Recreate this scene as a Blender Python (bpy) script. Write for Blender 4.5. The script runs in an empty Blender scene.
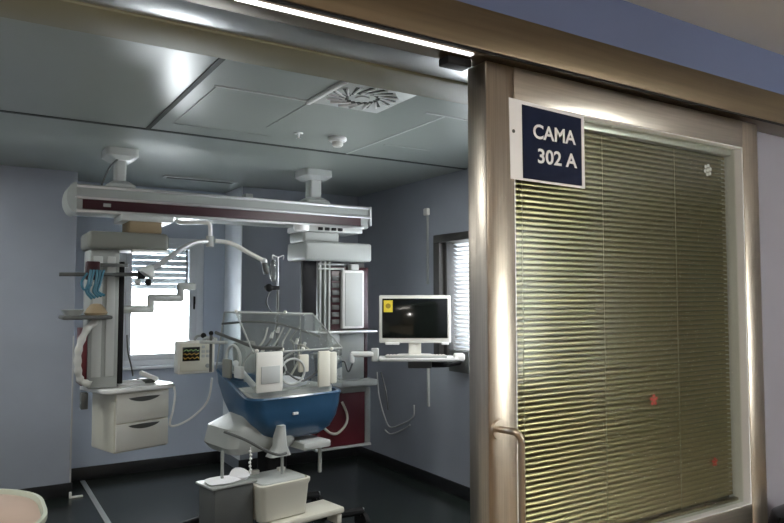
import bpy, bmesh, math, random
from mathutils import Vector, Matrix
random.seed(4)
PI = math.pi
C = bpy.context.scene.collection
SC = bpy.context.scene

# ------------------------------------------------------------------ camera numbers (metres, X along the back wall, Y into the room)
FPX = 677.0; YAW = math.radians(31.9); PIT = math.radians(2.95); CAMH = 1.5
_fw = Vector((math.sin(YAW)*math.cos(PIT), math.cos(YAW)*math.cos(PIT), math.sin(PIT)))
_rt = Vector((math.cos(YAW), -math.sin(YAW), 0)); _up = _rt.cross(_fw)
def _ray(x, y): return _fw + _rt*((x-392)/FPX) - _up*((y-261.5)/FPX)
def atY(x, y, Y): r = _ray(x, y); t = Y/r.y; return Vector((r.x*t, Y, CAMH+r.z*t))
def atX(x, y, X): r = _ray(x, y); t = X/r.x; return Vector((X, r.y*t, CAMH+r.z*t))
def atZ(x, y, Z): r = _ray(x, y); t = (Z-CAMH)/r.z; return Vector((r.x*t, r.y*t, Z))

# ------------------------------------------------------------------ materials
def mat(name, col, rough=.5, metal=0, bump=0, bscale=60, vary=.0, vscale=3, spec=.5, emit=None, estr=0, stretch=None, coat=0):
    m = bpy.data.materials.new(name); m.use_nodes = True
    nt = m.node_tree; n = nt.nodes; L = nt.links; p = n['Principled BSDF']
    p.inputs['Base Color'].default_value = (*col, 1); p.inputs['Roughness'].default_value = rough
    p.inputs['Metallic'].default_value = metal; p.inputs['Specular IOR Level'].default_value = spec
    p.inputs['Coat Weight'].default_value = coat
    if emit: p.inputs['Emission Color'].default_value = (*emit, 1); p.inputs['Emission Strength'].default_value = estr
    tc = n.new('ShaderNodeTexCoord'); src = tc.outputs['Object']
    if stretch:
        mp = n.new('ShaderNodeMapping'); mp.inputs['Scale'].default_value = stretch
        L.new(src, mp.inputs['Vector']); src = mp.outputs['Vector']
    if vary:
        t = n.new('ShaderNodeTexNoise'); t.inputs['Scale'].default_value = vscale; t.inputs['Detail'].default_value = 4
        L.new(src, t.inputs['Vector'])
        r = n.new('ShaderNodeValToRGB')
        r.color_ramp.elements[0].position = .3; r.color_ramp.elements[1].position = .7
        r.color_ramp.elements[0].color = (*[max(0, c*(1-vary)) for c in col], 1)
        r.color_ramp.elements[1].color = (*[min(1, c*(1+vary)) for c in col], 1)
        L.new(t.outputs['Fac'], r.inputs['Fac']); L.new(r.outputs['Color'], p.inputs['Base Color'])
    if bump:
        t2 = n.new('ShaderNodeTexNoise'); t2.inputs['Scale'].default_value = bscale; t2.inputs['Detail'].default_value = 3
        L.new(src, t2.inputs['Vector'])
        b = n.new('ShaderNodeBump'); b.inputs['Strength'].default_value = bump; b.inputs['Distance'].default_value = .004
        L.new(t2.outputs['Fac'], b.inputs['Height']); L.new(b.outputs['Normal'], p.inputs['Normal'])
    return m
def glassy(name, tint, gloss=.12, body=.0, bodycol=(.7,.75,.75), rough=.03, fm=.5):
    m = bpy.data.materials.new(name); m.use_nodes = True
    nt = m.node_tree; n = nt.nodes; L = nt.links; n.remove(n['Principled BSDF'])
    out = n['Material Output']; tr = n.new('ShaderNodeBsdfTransparent'); tr.inputs['Color'].default_value = (*tint, 1)
    df = n.new('ShaderNodeBsdfDiffuse'); df.inputs['Color'].default_value = (*bodycol, 1)
    gl = n.new('ShaderNodeBsdfGlossy'); gl.inputs['Roughness'].default_value = rough
    lw = n.new('ShaderNodeLayerWeight'); lw.inputs['Blend'].default_value = .25
    mu = n.new('ShaderNodeMath'); mu.operation = 'MULTIPLY_ADD'; mu.inputs[1].default_value = fm; mu.inputs[2].default_value = gloss
    mu.use_clamp = True
    L.new(lw.outputs['Fresnel'], mu.inputs[0])
    m1 = n.new('ShaderNodeMixShader'); m1.inputs['Fac'].default_value = body
    m2 = n.new('ShaderNodeMixShader')
    L.new(tr.outputs[0], m1.inputs[1]); L.new(df.outputs[0], m1.inputs[2])
    L.new(mu.outputs[0], m2.inputs['Fac']); L.new(m1.outputs[0], m2.inputs[1]); L.new(gl.outputs[0], m2.inputs[2])
    L.new(m2.outputs[0], out.inputs['Surface']); return m

M = {}
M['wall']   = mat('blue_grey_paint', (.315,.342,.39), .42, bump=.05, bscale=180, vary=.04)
M['niche']  = mat('window_lit_niche', (.50,.56,.66), .42, vary=.03)  # wall colour lightened to stand in for light from the window
M['reveal'] = mat('window_lit_reveal', (.86,.89,.92), .45, vary=.02)  # white stands in for window light falling on the reveal
M['corr']   = mat('lilac_grey_paint', (.27,.262,.315), .5, bump=.05, bscale=180, vary=.03)
M['blueband']= mat('blue_band_paint', (.125,.155,.28), .5, vary=.04)
M['corrback']= mat('brown_wood_panelling', (.46,.36,.25), .45, vary=.12, vscale=4, stretch=(1,1,.1))
M['ceil']   = mat('grey_metal_ceiling', (.27,.30,.275), .28, vary=.05, vscale=1.5, spec=.6)
M['seam']   = mat('dark_seam', (.05,.055,.05), .6)
M['lseam']  = mat('pale_seam', (.62,.64,.62), .5)
M['cceil']  = mat('pale_plaster', (.52,.505,.50), .7, vary=.03)
M['floor']  = mat('dark_vinyl', (.014,.019,.017), .22, vary=.35, vscale=5, spec=.45)
M['cfloor'] = mat('warm_beige_vinyl', (.50,.40,.28), .35, vary=.08)
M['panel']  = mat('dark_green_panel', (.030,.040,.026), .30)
M['base']   = mat('black_baseboard', (.010,.011,.012), .45)
M['fstrip'] = mat('floor_light_streak', (.32,.34,.34), .4)
M['steel']  = mat('brushed_steel', (.56,.51,.45), .30, 1, bump=.05, bscale=30, vary=.10, vscale=6, stretch=(1,1,25))
M['steelv'] = mat('brushed_steel_upright', (.50,.44,.37), .30, 1, bump=.05, bscale=30, vary=.12, vscale=6, stretch=(30,30,.6))
M['header'] = mat('bronze_tinted_steel', (.15,.113,.072), .38, .8, bump=.04, bscale=30, vary=.12, vscale=3, stretch=(1,1,20))
M['soffit'] = mat('soffit_steel', (.52,.53,.54), .30, 1, vary=.12, vscale=3)
M['olive']  = mat('olive_painted_lintel', (.20,.195,.13), .5, vary=.05)
M['strip']  = mat('glowing_lip_highlight', (.9,.9,.88), .3, emit=(1,.98,.94), estr=1.6)  # glow imitates light caught on the header's lower edge
M['bead']   = mat('pale_glazing_bead', (.92,.94,.97), .3)
M['black']  = mat('black_rubber', (.012,.012,.013), .6, spec=.2)
M['blackg'] = mat('black_gloss', (.010,.011,.012), .12)
M['slat']   = mat('champagne_slat', (.22,.19,.11), .29, .93, vary=.05, vscale=2)
M['cord']   = mat('blind_cord', (.34,.32,.22), .7)
M['glass']  = glassy('door_glass', (.95,.97,.94), .0, rough=.14, fm=.22)
M['wglass'] = glassy('window_glass', (.97,.98,.98), .02)
M['tglass'] = glassy('tinted_glass', (.97,.96,.92), .02)
M['acryl']  = glassy('clear_acrylic', (.86,.89,.89), .04, .05, (.5,.53,.53))
M['acrylt'] = glassy('hazy_acrylic', (.85,.86,.84), .05, .13, (.5,.53,.51))
M['cream']  = mat('cream_plastic', (.70,.68,.58), .38, vary=.03)
M['offw']   = mat('off_white_plastic', (.80,.79,.73), .35, vary=.02)
M['white']  = mat('white_plastic', (.88,.88,.86), .35)
M['lgrey']  = mat('light_grey_enamel', (.52,.54,.52), .38, vary=.04)
M['mgrey']  = mat('mid_grey_enamel', (.36,.38,.36), .42, vary=.05)
M['kgrey']  = mat('khaki_grey_enamel', (.20,.205,.18), .45, vary=.08)
M['dgrey']  = mat('dark_grey_plastic', (.10,.105,.10), .45)
M['alu']    = mat('anodised_aluminium', (.62,.63,.63), .35, .7, vary=.05)
M['maroon'] = mat('maroon_panel', (.115,.016,.022), .35, vary=.1)
M['dmaroon']= mat('dark_maroon_panel', (.038,.008,.012), .3, vary=.1)
M['tub']    = mat('blue_plastic', (.028,.085,.165), .28, vary=.12, vscale=5, coat=.3)
M['teal']   = mat('teal_cable', (.03,.14,.20), .45)
M['tan']    = mat('tan_packet', (.28,.21,.12), .6)
M['cloth']  = mat('white_cloth', (.90,.90,.92), .85, bump=.3, bscale=40)
M['matt']   = mat('pale_mattress', (.62,.62,.58), .8, bump=.2, bscale=50)
M['screen'] = mat('screen_black', (.008,.010,.009), .10)
M['trace']  = mat('screen_trace', (.5,.8,.3), .4, emit=(.55,.8,.35), estr=.12)
M['amber']  = mat('amber_trace', (.8,.5,.1), .4, emit=(.9,.5,.1), estr=.12)
M['yellow'] = mat('yellow_paper', (.85,.66,.05), .6)
M['dyellow']= mat('dark_yellow_print', (.35,.24,.02), .6)
M['navy']   = mat('navy_print', (.008,.013,.040), .7, vary=.25, vscale=12, spec=.15)
M['paper']  = mat('white_card', (.90,.90,.92), .45)
M['red']    = mat('red_sticker', (.55,.06,.04), .5)
M['wsticker']= mat('white_sticker', (.75,.80,.76), .5)
M['pink']   = mat('pinkish_beige_top', (.50,.37,.29), .38, vary=.12, vscale=4)
M['rim']    = mat('pale_green_rim', (.56,.60,.50), .25)
M['lamp']   = mat('lit_diffuser', (.9,.9,.9), .5, emit=(1,.92,.80), estr=12)
M['lampl']  = mat('lit_warm_diffuser', (.9,.9,.9), .5, emit=(1,.93,.82), estr=24)
M['fillr']  = mat('added_room_fill', (.9,.9,.9), .5, emit=(.98,1,.97), estr=18)  # glow of the added fill lamps left of view
M['fillq']  = mat('added_bright_fill', (.9,.9,.9), .5, emit=(1,1,.97), estr=40)  # stronger glow of the added fill lamps hidden behind the door
M['housegrey']= mat('far_facade', (.5,.5,.5), .8, vary=.1)
M['wframe'] = mat('white_window_frame', (.80,.83,.87), .35)
M['shut']   = mat('pale_shutter', (.42,.46,.46), .5)
M['dframe'] = mat('dark_window_frame', (.05,.048,.044), .5)
M['hose']   = mat('pale_corrugated_hose', (.60,.60,.56), .5)

# ------------------------------------------------------------------ mesh builder
ROOTM = {}
class MB:
    def __init__(s): s.bm = bmesh.new()
    def _xf(s, vs, mtx): bmesh.ops.transform(s.bm, matrix=mtx, verts=vs)
    def box(s, a, b, bev=0, seg=2, rz=0, piv=None, mtx=None):
        a = Vector(a); b = Vector(b); lo = Vector(map(min, a, b)); hi = Vector(map(max, a, b)); c = (lo+hi)/2; d = hi-lo
        r = bmesh.ops.create_cube(s.bm, size=1); vs = r['verts']
        s._xf(vs, Matrix.Translation(c) @ Matrix.Diagonal((*d, 1)))
        if bev:
            es = list({e for v in vs for e in v.link_edges})
            o = bmesh.ops.bevel(s.bm, geom=es, offset=min(bev, min(d)*.45), segments=seg, affect='EDGES', profile=.5, clamp_overlap=True)
            vs = list({v for f in o['faces'] for v in f.verts} | {v for v in vs if v.is_valid})
        if rz: 
            p = Vector(piv) if piv is not None else c
            s._xf(vs, Matrix.Translation(p) @ Matrix.Rotation(rz, 4, 'Z') @ Matrix.Translation(-p))
        if mtx is not None: s._xf(vs, mtx)
        return s
    def cyl(s, p0, p1, r, seg=20, r2=None):
        p0 = Vector(p0); p1 = Vector(p1); d = p1-p0
        o = bmesh.ops.create_cone(s.bm, cap_ends=True, segments=seg, radius1=r, radius2=r if r2 is None else r2, depth=d.length)
        q = Vector((0,0,1)).rotation_difference(d.normalized()).to_matrix().to_4x4()
        s._xf(o['verts'], Matrix.Translation((p0+p1)/2) @ q); return s
    def sph(s, c, r, sc=(1,1,1)):
        o = bmesh.ops.create_uvsphere(s.bm, u_segments=20, v_segments=12, radius=r)
        s._xf(o['verts'], Matrix.Translation(Vector(c)) @ Matrix.Diagonal((*sc, 1))); return s
    def tube(s, pts, r, seg=10, smooth=6, rfun=None):
        P = [Vector(p) for p in pts]
        if smooth and len(P) > 2:
            Q = []
            for i in range(len(P)-1):
                a = P[max(i-1,0)]; b = P[i]; c = P[i+1]; d = P[min(i+2, len(P)-1)]
                for k in range(smooth):
                    t = k/smooth
                    Q.append(.5*((2*b)+(c-a)*t+(2*a-5*b+4*c-d)*t*t+(3*b-a-3*c+d)*t**3))
            Q.append(P[-1]); P = Q
        prev = None; nrm = None
        for i, p in enumerate(P):
            t = (P[min(i+1, len(P)-1)]-P[max(i-1, 0)]).normalized()
            if nrm is None: nrm = t.orthogonal().normalized()
            nrm = (nrm - t*nrm.dot(t)).normalized(); bi = t.cross(nrm)
            rr = rfun(i/(len(P)-1)) if rfun else r
            ring = [s.bm.verts.new(p+(nrm*math.cos(2*PI*k/seg)+bi*math.sin(2*PI*k/seg))*rr) for k in range(seg)]
            if prev:
                for k in range(seg): s.bm.faces.new((prev[k], prev[(k+1)%seg], ring[(k+1)%seg], ring[k]))
            else: s.bm.faces.new(ring[::-1])
            prev = ring
        s.bm.faces.new(prev); return s
    def loft(s, rings, caps=(True, True)):
        R = [[s.bm.verts.new(p) for p in r] for r in rings]; n = len(R[0])
        for a, b in zip(R, R[1:]):
            for k in range(n): s.bm.faces.new((a[k], a[(k+1)%n], b[(k+1)%n], b[k]))
        if caps[0]: s.bm.faces.new(R[0][::-1])
        if caps[1]: s.bm.faces.new(R[-1])
        return s
    def poly(s, pts): s.bm.faces.new([s.bm.verts.new(p) for p in pts]); return s
    def lathe(s, c, prof, seg=28):
        return s.loft([[Vector(c)+Vector((r*math.cos(2*PI*k/seg), r*math.sin(2*PI*k/seg), z)) for k in range(seg)] for r, z in prof])
    def prism(s, pts, vec):
        v = Vector(vec); a = [Vector(p) for p in pts]; return s.loft([a, [p+v for p in a]])
    def build(s, name, m, parent=None, local=False, ang=35):
        bmesh.ops.recalc_face_normals(s.bm, faces=s.bm.faces)
        if parent is not None and not local:
            rm = ROOTM.get(parent.name) 
            if rm is not None: bmesh.ops.transform(s.bm, matrix=rm.inverted(), verts=s.bm.verts)
        me = bpy.data.meshes.new(name); s.bm.to_mesh(me); s.bm.free()
        me.polygons.foreach_set('use_smooth', [True]*len(me.polygons)); me.set_sharp_from_angle(angle=math.radians(ang))
        me.materials.append(M[m]); o = bpy.data.objects.new(name, me); C.objects.link(o)
        if parent is not None:
            o.parent = parent; ROOTM[o.name] = ROOTM.get(parent.name, Matrix())
        else: ROOTM[o.name] = Matrix()
        return o
def tag(o, label, cat, group=None, kind=None):
    o['label'] = label; o['category'] = cat
    if group: o['group'] = group
    if kind: o['kind'] = kind
    return o
def thing(name, label, cat, loc=(0,0,0), rz=0, group=None, kind=None):
    o = bpy.data.objects.new(name, None); C.objects.link(o); o.empty_display_size = .1
    o.location = loc; o.rotation_euler = (0,0,rz)
    ROOTM[o.name] = Matrix.Translation(Vector(loc)) @ Matrix.Rotation(rz, 4, 'Z')
    return tag(o, label, cat, group, kind)
def struct(name, mb, m, label, cat): return tag(mb.build(name, m), label, cat, kind='structure')
def bx(a, b, bev=0, seg=2): return MB().box(a, b, bev, seg)
def rrect(cx, cy, hx, hy, r, z, n=6):
    out = []
    for qx, qy, a0 in ((1,1,0), (-1,1,PI/2), (-1,-1,PI), (1,-1,1.5*PI)):
        for k in range(n+1):
            a = a0+PI/2*k/n
            out.append(Vector((cx+qx*(hx-r)+r*math.cos(a), cy+qy*(hy-r)+r*math.sin(a), z)))
    return out

# ================================================================== SETTING
YB, YN, XR, ZC = 5.68, 6.13, 3.15, 2.46           # back wall, niche wall, right wall, room ceiling
NX0, NX1 = .68, 2.0                                # niche sides
struct('floor', bx((-1.4,1.385,-.1), (3.4,6.4,0)), 'floor', 'dark near-black glossy vinyl floor of the room', 'floor')
struct('floor_corridor', bx((-2.6,-2.1,-.1), (7.1,1.384,0)), 'cfloor', 'warm beige corridor floor', 'floor')
struct('ceiling', bx((-1.3,1.38,ZC), (3.4,6.4,ZC+.1)), 'ceil', 'grey glossy metal panel ceiling of the room', 'ceiling')
w = MB()
w.box((-1.3,YB,0), (NX0,6.4,ZC)).box((NX1,YB,0), (3.4,6.4,ZC))
struct('wall_back', w, 'wall', 'blue-grey painted back wall either side of the window niche', 'wall')
w = MB()
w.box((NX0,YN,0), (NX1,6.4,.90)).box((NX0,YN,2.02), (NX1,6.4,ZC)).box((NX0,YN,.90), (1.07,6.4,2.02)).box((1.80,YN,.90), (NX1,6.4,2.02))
struct('wall_niche', w, 'niche', 'blue-grey wall of the deep niche, colour lightened for the window light', 'wall')
struct('trim_1', bx((NX1-.008,YB+.002,0.1), (NX1,YN,ZC)), 'reveal', 'side reveal of the window niche, whitened for the window light on it', 'trim')
w = MB()
w.box((XR,1.70,0), (3.45,3.05,ZC)).box((XR,4.36,0), (3.45,YB,ZC)).box((XR,3.05,0), (3.45,4.36,1.0)).box((XR,3.05,1.98), (3.45,4.36,ZC))
struct('wall_right', w, 'wall', 'blue-grey right wall behind the computer', 'wall')
struct('wall_left', bx((-1.4,1.70,0), (-1.3,YB,ZC)), 'wall', 'blue-grey left wall of the room', 'wall')
w = MB(); w.box((2.315,1.385,0), (7.0,1.70,2.2125)).box((-2.5,1.385,0), (-1.2,1.70,2.2125))
struct('wall_front', w, 'corr', 'lilac-grey corridor wall beside the sliding door', 'wall')
struct('wall_upper', bx((-2.5,1.385,2.213), (7.0,1.70,2.62)), 'blueband', 'blue painted wall band above the steel door header', 'wall')
w = MB(); w.box((-2.5,-2.1,0), (3.6,-2.0,2.6)).box((4.6,-2.1,0), (7.0,-2.0,2.6)).box((3.6,-2.1,0), (4.6,-2.0,.7)).box((3.6,-2.1,2.2), (4.6,-2.0,2.6))
struct('wall_corridor', w, 'corrback', 'brown wood panelled opposite wall of the corridor', 'wall')
w = MB(); w.box((7.0,-2.0,0), (7.1,1.7,2.6)).box((-2.6,-2.0,0), (-2.5,1.7,2.6))
struct('wall_end', w, 'corr', 'lilac-grey end walls of the corridor', 'wall')
struct('ceiling_corridor', bx((-2.5,-2.0,2.43), (7.0,1.384,2.53)), 'cceil', 'pale grey plaster corridor ceiling', 'ceiling')
struct('added_panel', bx((1.125,1.388,.0), (2.312,1.40,2.115)), 'panel', 'dark green panel added behind the door blind to darken its gaps', 'added panel')  # added so the gaps between the blind slats look dark
# lintel soffits
struct('trim_2', bx((-1.2,1.385,2.12), (2.315,1.535,2.212), .004), 'soffit', 'reflective steel soffit above the door opening', 'trim')
struct('trim_3', bx((-1.2,1.537,2.115), (2.315,1.70,2.212), .004), 'olive', 'olive painted inner lintel of the door opening', 'trim')
# baseboards, corner guard, floor light streak
struct('baseboard_left', bx((-1.29,YB-.012,0), (NX0+.012,YB,.10), .003), 'base', 'black baseboard on the pier left of the niche', 'baseboard')
struct('baseboard_back', bx((NX0+.012,YN-.012,0), (NX1,YN,.10), .003), 'base', 'black baseboard below the window', 'baseboard')
struct('baseboard_centre', bx((NX1-.012,YB-.012,0), (XR-.012,YB,.10), .003), 'base', 'black baseboard behind the incubator', 'baseboard')
struct('baseboard_right', bx((XR-.012,1.72,0), (XR,YB,.10), .003), 'base', 'black baseboard along the right wall', 'baseboard')
struct('trim_4', MB().box((NX0-.008,YB-.004,.10), (NX0+.004,YB,1.2)).box((NX0,YB,.10), (NX0+.004,YB+.03,1.2)), 'alu', 'pale metal corner guard on the pier edge', 'trim')
struct('trim_5', bx((.80,3.2,0), (.835,YN-.05,.004)), 'fstrip', 'pale grey strip standing for a light streak on the dark floor', 'trim')  # strip imitates a streak of reflected light on the floor
# ceiling seams
s = MB(); s.box((-1.3,3.99,ZC-.004), (XR,4.02,ZC)).box((.825,1.71,ZC-.005), (.85,3.99,ZC))
struct('trim_6', s, 'seam', 'dark ceiling panel seams', 'trim')
s = MB(); s.box((.92,3.0,ZC-.004), (1.44,3.012,ZC)).box((2.0,2.87,ZC-.004), (2.6,2.882,ZC)).box((2.12,2.88,ZC-.003), (2.132,3.99,ZC))
struct('trim_7', s, 'lseam', 'pale ceiling access panel edges', 'trim')
s = MB(); s.box((.93,3.0,ZC-.003), (.938,3.8,ZC)).box((1.40,3.02,ZC-.003), (1.407,3.6,ZC)).box((.93,3.79,ZC-.003), (1.5,3.8,ZC)).box((2.2,3.62,ZC-.003), (2.55,3.64,ZC))
struct('trim_8', s, 'mgrey', 'thin grey ceiling access panel lines', 'trim')

# header (sliding-door track cover) and the glowing highlight along its lower edge
hd = thing('trim_9', 'bronze-tinted brushed steel header box above the sliding door', 'door header', (0,1.3,2.08), kind='structure')
h = MB(); h.box((-2.4,1.27,2.106), (6.9,1.384,2.212), .004)
h.build('header_box', 'header', hd)
MB().box((.44,1.300,2.101), (1.05,1.314,2.106)).build('lip_highlight', 'strip', hd)
MB().box((-2.4,1.272,2.101), (6.9,1.280,2.106)).build('lower_lip', 'black', hd)
MB().box((1.0,1.34,2.085), (1.075,1.383,2.106), .004).build('track_stop', 'black', hd)

# ------------------------------------------------------------------ sliding door
DX0, DX1, DZ1 = 1.088, 2.302, 2.096
GX0, GX1, GZ0, GZ1 = 1.183, 2.212, .815, 2.005
door = thing('door_1', 'steel-framed sliding glass door with integral blind', 'door', (DX0,1.30,0), kind='structure')
MB().box((DX0,1.30,.02), (GX0,1.378,DZ1), .006).build('stile', 'steelv', door)
MB().box((GX1,1.30,.02), (DX1,1.378,DZ1), .006).build('stile', 'steelv', door)
MB().box((GX0,1.30,GZ1), (GX1,1.378,DZ1), .004).build('top_rail', 'steel', door)
MB().box((GX0,1.30,GZ0-.10), (GX1,1.378,GZ0), .004).build('middle_rail', 'steel', door)
MB().box((GX0,1.306,.16), (GX1,1.372,GZ0-.10)).build('lower_panel', 'steel', door)
MB().box((GX0,1.30,.02), (GX1,1.378,.16), .004).build('bottom_rail', 'steel', door)
b = MB(); t = .003
b.box((GX1-.006,1.303,GZ0), (GX1,1.378,GZ1)).box((GX0,1.303,GZ0), (GX0+t,1.345,GZ1))
b.box((GX0,1.303,GZ0), (GX1,1.345,GZ0+t)).box((GX0,1.303,GZ1-t), (GX1,1.345,GZ1))
b.build('glazing_bead', 'bead', door)
MB().box((GX0+.004,1.326,GZ0+.004), (GX1-.004,1.330,GZ1-.004)).build('glass_pane', 'glass', door)
PITCH = .0150
bl = MB(); n = int((GZ1-GZ0-.045)/PITCH)
for i in range(n):
    z = GZ1-.034-i*PITCH; tilt = math.radians(80); pts = []
    for q in range(7):
        u = (q/6-.5)*.0128; cr = .0016*(1-(2*q/6-1)**2)            # width along the slat, crowned towards the corridor
        pts.append((1.352+u*math.cos(tilt)-cr*math.sin(tilt), z+u*math.sin(tilt)+cr*math.cos(tilt)))
    for (y0,z0),(y1,z1) in zip(pts, pts[1:]):
        bl.poly([(GX0+.008,y0,z0), (GX1-.030,y0,z0), (GX1-.030,y1,z1), (GX0+.008,y1,z1)])
bmesh.ops.remove_doubles(bl.bm, verts=bl.bm.verts, dist=1e-6)
blind = bl.build('venetian_blind', 'slat', door)
MB().box((GX0+.006,1.338,GZ1-.024), (GX1-.010,1.364,GZ1-.003), .002).build('head_rail', 'alu', blind)
MB().box((GX0+.006,1.342,GZ0+.004), (GX1-.010,1.360,GZ0+.014), .002).build('bottom_bar', 'slat', blind)
for X in (1.247, 1.563, 1.90):
    MB().cyl((X,1.3445,GZ0+.01), (X,1.3445,GZ1-.02), .0011, 6).build('ladder_cord', 'cord', blind)
# pull handle
hx = 1.140
hb = MB(); hb.tube([(1.118,1.302,1.172), (1.120,1.262,1.174), (1.128,1.244,1.171), (hx,1.240,1.150), (hx,1.240,1.10), (hx,1.240,.70), (hx,1.244,.655), (1.12,1.262,.645), (1.118,1.302,.645)], .0085, 12, 6)
hnd = hb.build('pull_handle', 'steelv', door)
MB().cyl((1.118,1.2915,1.172), (1.118,1.300,1.172), .024, 28).build('handle_rose', 'steelv', hnd)
MB().cyl((1.118,1.2915,.645), (1.118,1.300,.645), .024, 28).build('handle_rose', 'steelv', hnd)

# room-number card
card = thing('room_sign', 'white card with navy panel reading CAMA 302 A on the sliding door glass', 'sign', (1.30,1.30,1.8))
MB().prism([(1.162,1.2975,2.011), (1.166,1.2975,1.801), (1.437,1.2975,1.797), (1.437,1.2975,2.001)], (0,.002,0)).build('card', 'paper', card)
MB().prism([(1.205,1.2962,1.999), (1.207,1.2962,1.806), (1.424,1.2962,1.804), (1.424,1.2962,1.992)], (0,.0012,0)).build('navy_panel', 'navy', card)
MB().cyl((1.176,1.2968,1.925), (1.176,1.2976,1.925), .005, 14).build('punched_hole', 'dgrey', card)
def lettering(body, x, z, width, size, parent, y, m, name='lettering'):
    cu = bpy.data.curves.new(name, 'FONT'); cu.body = body; cu.size = size; cu.offset = size*.02; cu.extrude = .0003
    cu.align_x = 'CENTER'; cu.resolution_u = 4
    to = bpy.data.objects.new('tmp_text', cu); C.objects.link(to); bpy.context.view_layer.update()
    me = bpy.data.meshes.new_from_object(to.evaluated_get(bpy.context.evaluated_depsgraph_get()))
    bpy.data.objects.remove(to); xs = [v.co.x for v in me.vertices]; k = width/(max(xs)-min(xs)); x0 = (max(xs)+min(xs))/2
    R = ROOTM[parent.name].inverted()
    for v in me.vertices: v.co = R @ Vector((x+(v.co.x-x0)*k, y-v.co.z, z+v.co.y))
    me.materials.clear(); me.materials.append(M[m]); me.name = name
    o = bpy.data.objects.new(name, me); C.objects.link(o); o.parent = parent; return o
lettering('CAMA', 1.322, 1.916, .158, .053, card, 1.2956, 'paper')
lettering('302 A', 1.332, 1.852, .146, .053, card, 1.2956, 'paper')
# small flower stickers on the glass
def flower(px, py, r, m, name, label, n=5, grp=None):
    p = atY(px, py, 1.3250); f = MB()
    for k in range(n):
        a = 2*PI*k/n+.3; c = p+Vector((math.cos(a)*r*.68, 0, math.sin(a)*r*.68))
        f.cyl(c, c+Vector((0,.0008,0)), r*.30, 10)
    f.cyl(p-Vector((0,.0006,0)), p+Vector((0,.0008,0)), r*.3, 10)
    tag(f.build(name, m), label, 'sticker', grp)
flower(654, 400, .018, 'red', 'flower_sticker', 'small red flower sticker on the door glass, nearest the middle of the pane')
flower(715, 462, .015, 'red', 'flower_sticker', 'small red flower sticker low on the door glass towards its right edge')
flower(708, 170, .022, 'wsticker', 'flower_sticker', 'pale white flower sticker near the top right of the door glass', 6)
flower(613, 123, .016, 'wsticker', 'flower_sticker', 'pale white flower sticker at the top of the door glass right of the sign', 6)

# ------------------------------------------------------------------ niche window
win = thing('window_1', 'white-framed window with half-lowered roller shutter in the niche', 'window', (1.43,6.2,.9), kind='structure')
f = MB(); Y0, Y1 = 6.135, 6.20
f.box((1.07,Y0,.90), (1.13,Y1,2.02), .006).box((1.74,Y0,.90), (1.80,Y1,2.02), .006).box((1.13,Y0,.90), (1.74,Y1,.95), .006).box((1.13,Y0,1.97), (1.74,Y1,2.02), .006)
f.build('window_frame', 'wframe', win)
f = MB(); f.box((1.13,Y0-.01,.95), (1.18,Y1-.01,1.97), .006).box((1.67,Y0-.01,.95), (1.74,Y1-.01,1.97), .006).box((1.18,Y0-.01,.95), (1.67,Y1-.01,1.0), .006).box((1.18,Y0-.01,1.92), (1.67,Y1-.01,1.97), .006)
sash = f.build('sash', 'wframe', win)
MB().box((1.18,6.155,1.0), (1.67,6.16,1.92)).build('pane', 'wglass', sash)
hh = MB(); hh.box((1.705,6.108,1.43), (1.722,6.126,1.50), .003).box((1.700,6.095,1.385), (1.716,6.11,1.48), .004)
hh.build('window_handle', 'black', sash)
sh = MB()
for i in range(8):
    z = 1.975-i*.052
    sh.box((1.10,6.235,z-.0485), (1.78,6.248,z), .004)
sh.build('roller_shutter', 'shut', win)
MB().box((1.665,6.21,1.56), (1.69,6.25,2.0)).build('shutter_guide', 'dgrey', win)
MB().box((NX0+.02,YN-.05,.875), (NX1-.01,YN,.90), .004).build('window_sill', 'wframe', win)

w3 = thing('added_window', 'unseen bright window added in the opposite corridor wall for highlights on the blind', 'window', (4.1,-2.05,.7), kind='structure')  # added out of view to put bright highlights on the slats
f = MB(); f.box((3.6,-2.08,.7), (3.66,-2.02,2.2), .006).box((4.54,-2.08,.7), (4.6,-2.02,2.2), .006).box((3.66,-2.08,.7), (4.54,-2.02,.76), .006).box((3.66,-2.08,2.14), (4.54,-2.02,2.2), .006).box((4.08,-2.08,.76), (4.12,-2.02,2.14), .006)
f.build('window_frame', 'wframe', w3)
MB().box((3.66,-2.052,.76), (4.54,-2.048,2.14)).build('pane', 'tglass', w3)
# right-wall window
w2 = thing('window_2', 'dark-framed louvred window in the right wall', 'window', (3.3,3.7,1.0), kind='structure')
f = MB(); 
f.box((3.17,4.28,1.0), (3.42,4.36,1.98), .004).box((3.17,3.05,1.0), (3.42,3.12,1.98), .004).box((3.12,3.05,1.925), (3.42,4.39,1.985), .004).box((3.17,3.05,1.0), (3.42,4.36,1.04), .004)
f.box((3.125,4.32,.99), (3.17,4.40,1.985), .004)
f.build('window_frame', 'dframe', w2)
MB().box((3.40,3.12,1.04), (3.405,4.28,1.925)).build('pane', 'wglass', w2)
lv = MB()
for i in range(26):
    z = 1.905-i*.033
    lv.box((3.225,3.13,z-.002), (3.265,4.265,z), 0, mtx=Matrix.Translation((3.245,0,z)) @ Matrix.Rotation(.45, 4, 'Y') @ Matrix.Translation((-3.245,0,-z)))
lv.build('louvre_blind', 'wframe', w2)

# ================================================================== CEILING FIXTURES
def dup(o, loc):
    r = o.copy(); C.objects.link(r); r.location = loc
    for ch in list(o.children):
        c = ch.copy(); C.objects.link(c); c.parent = r
    return r
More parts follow.
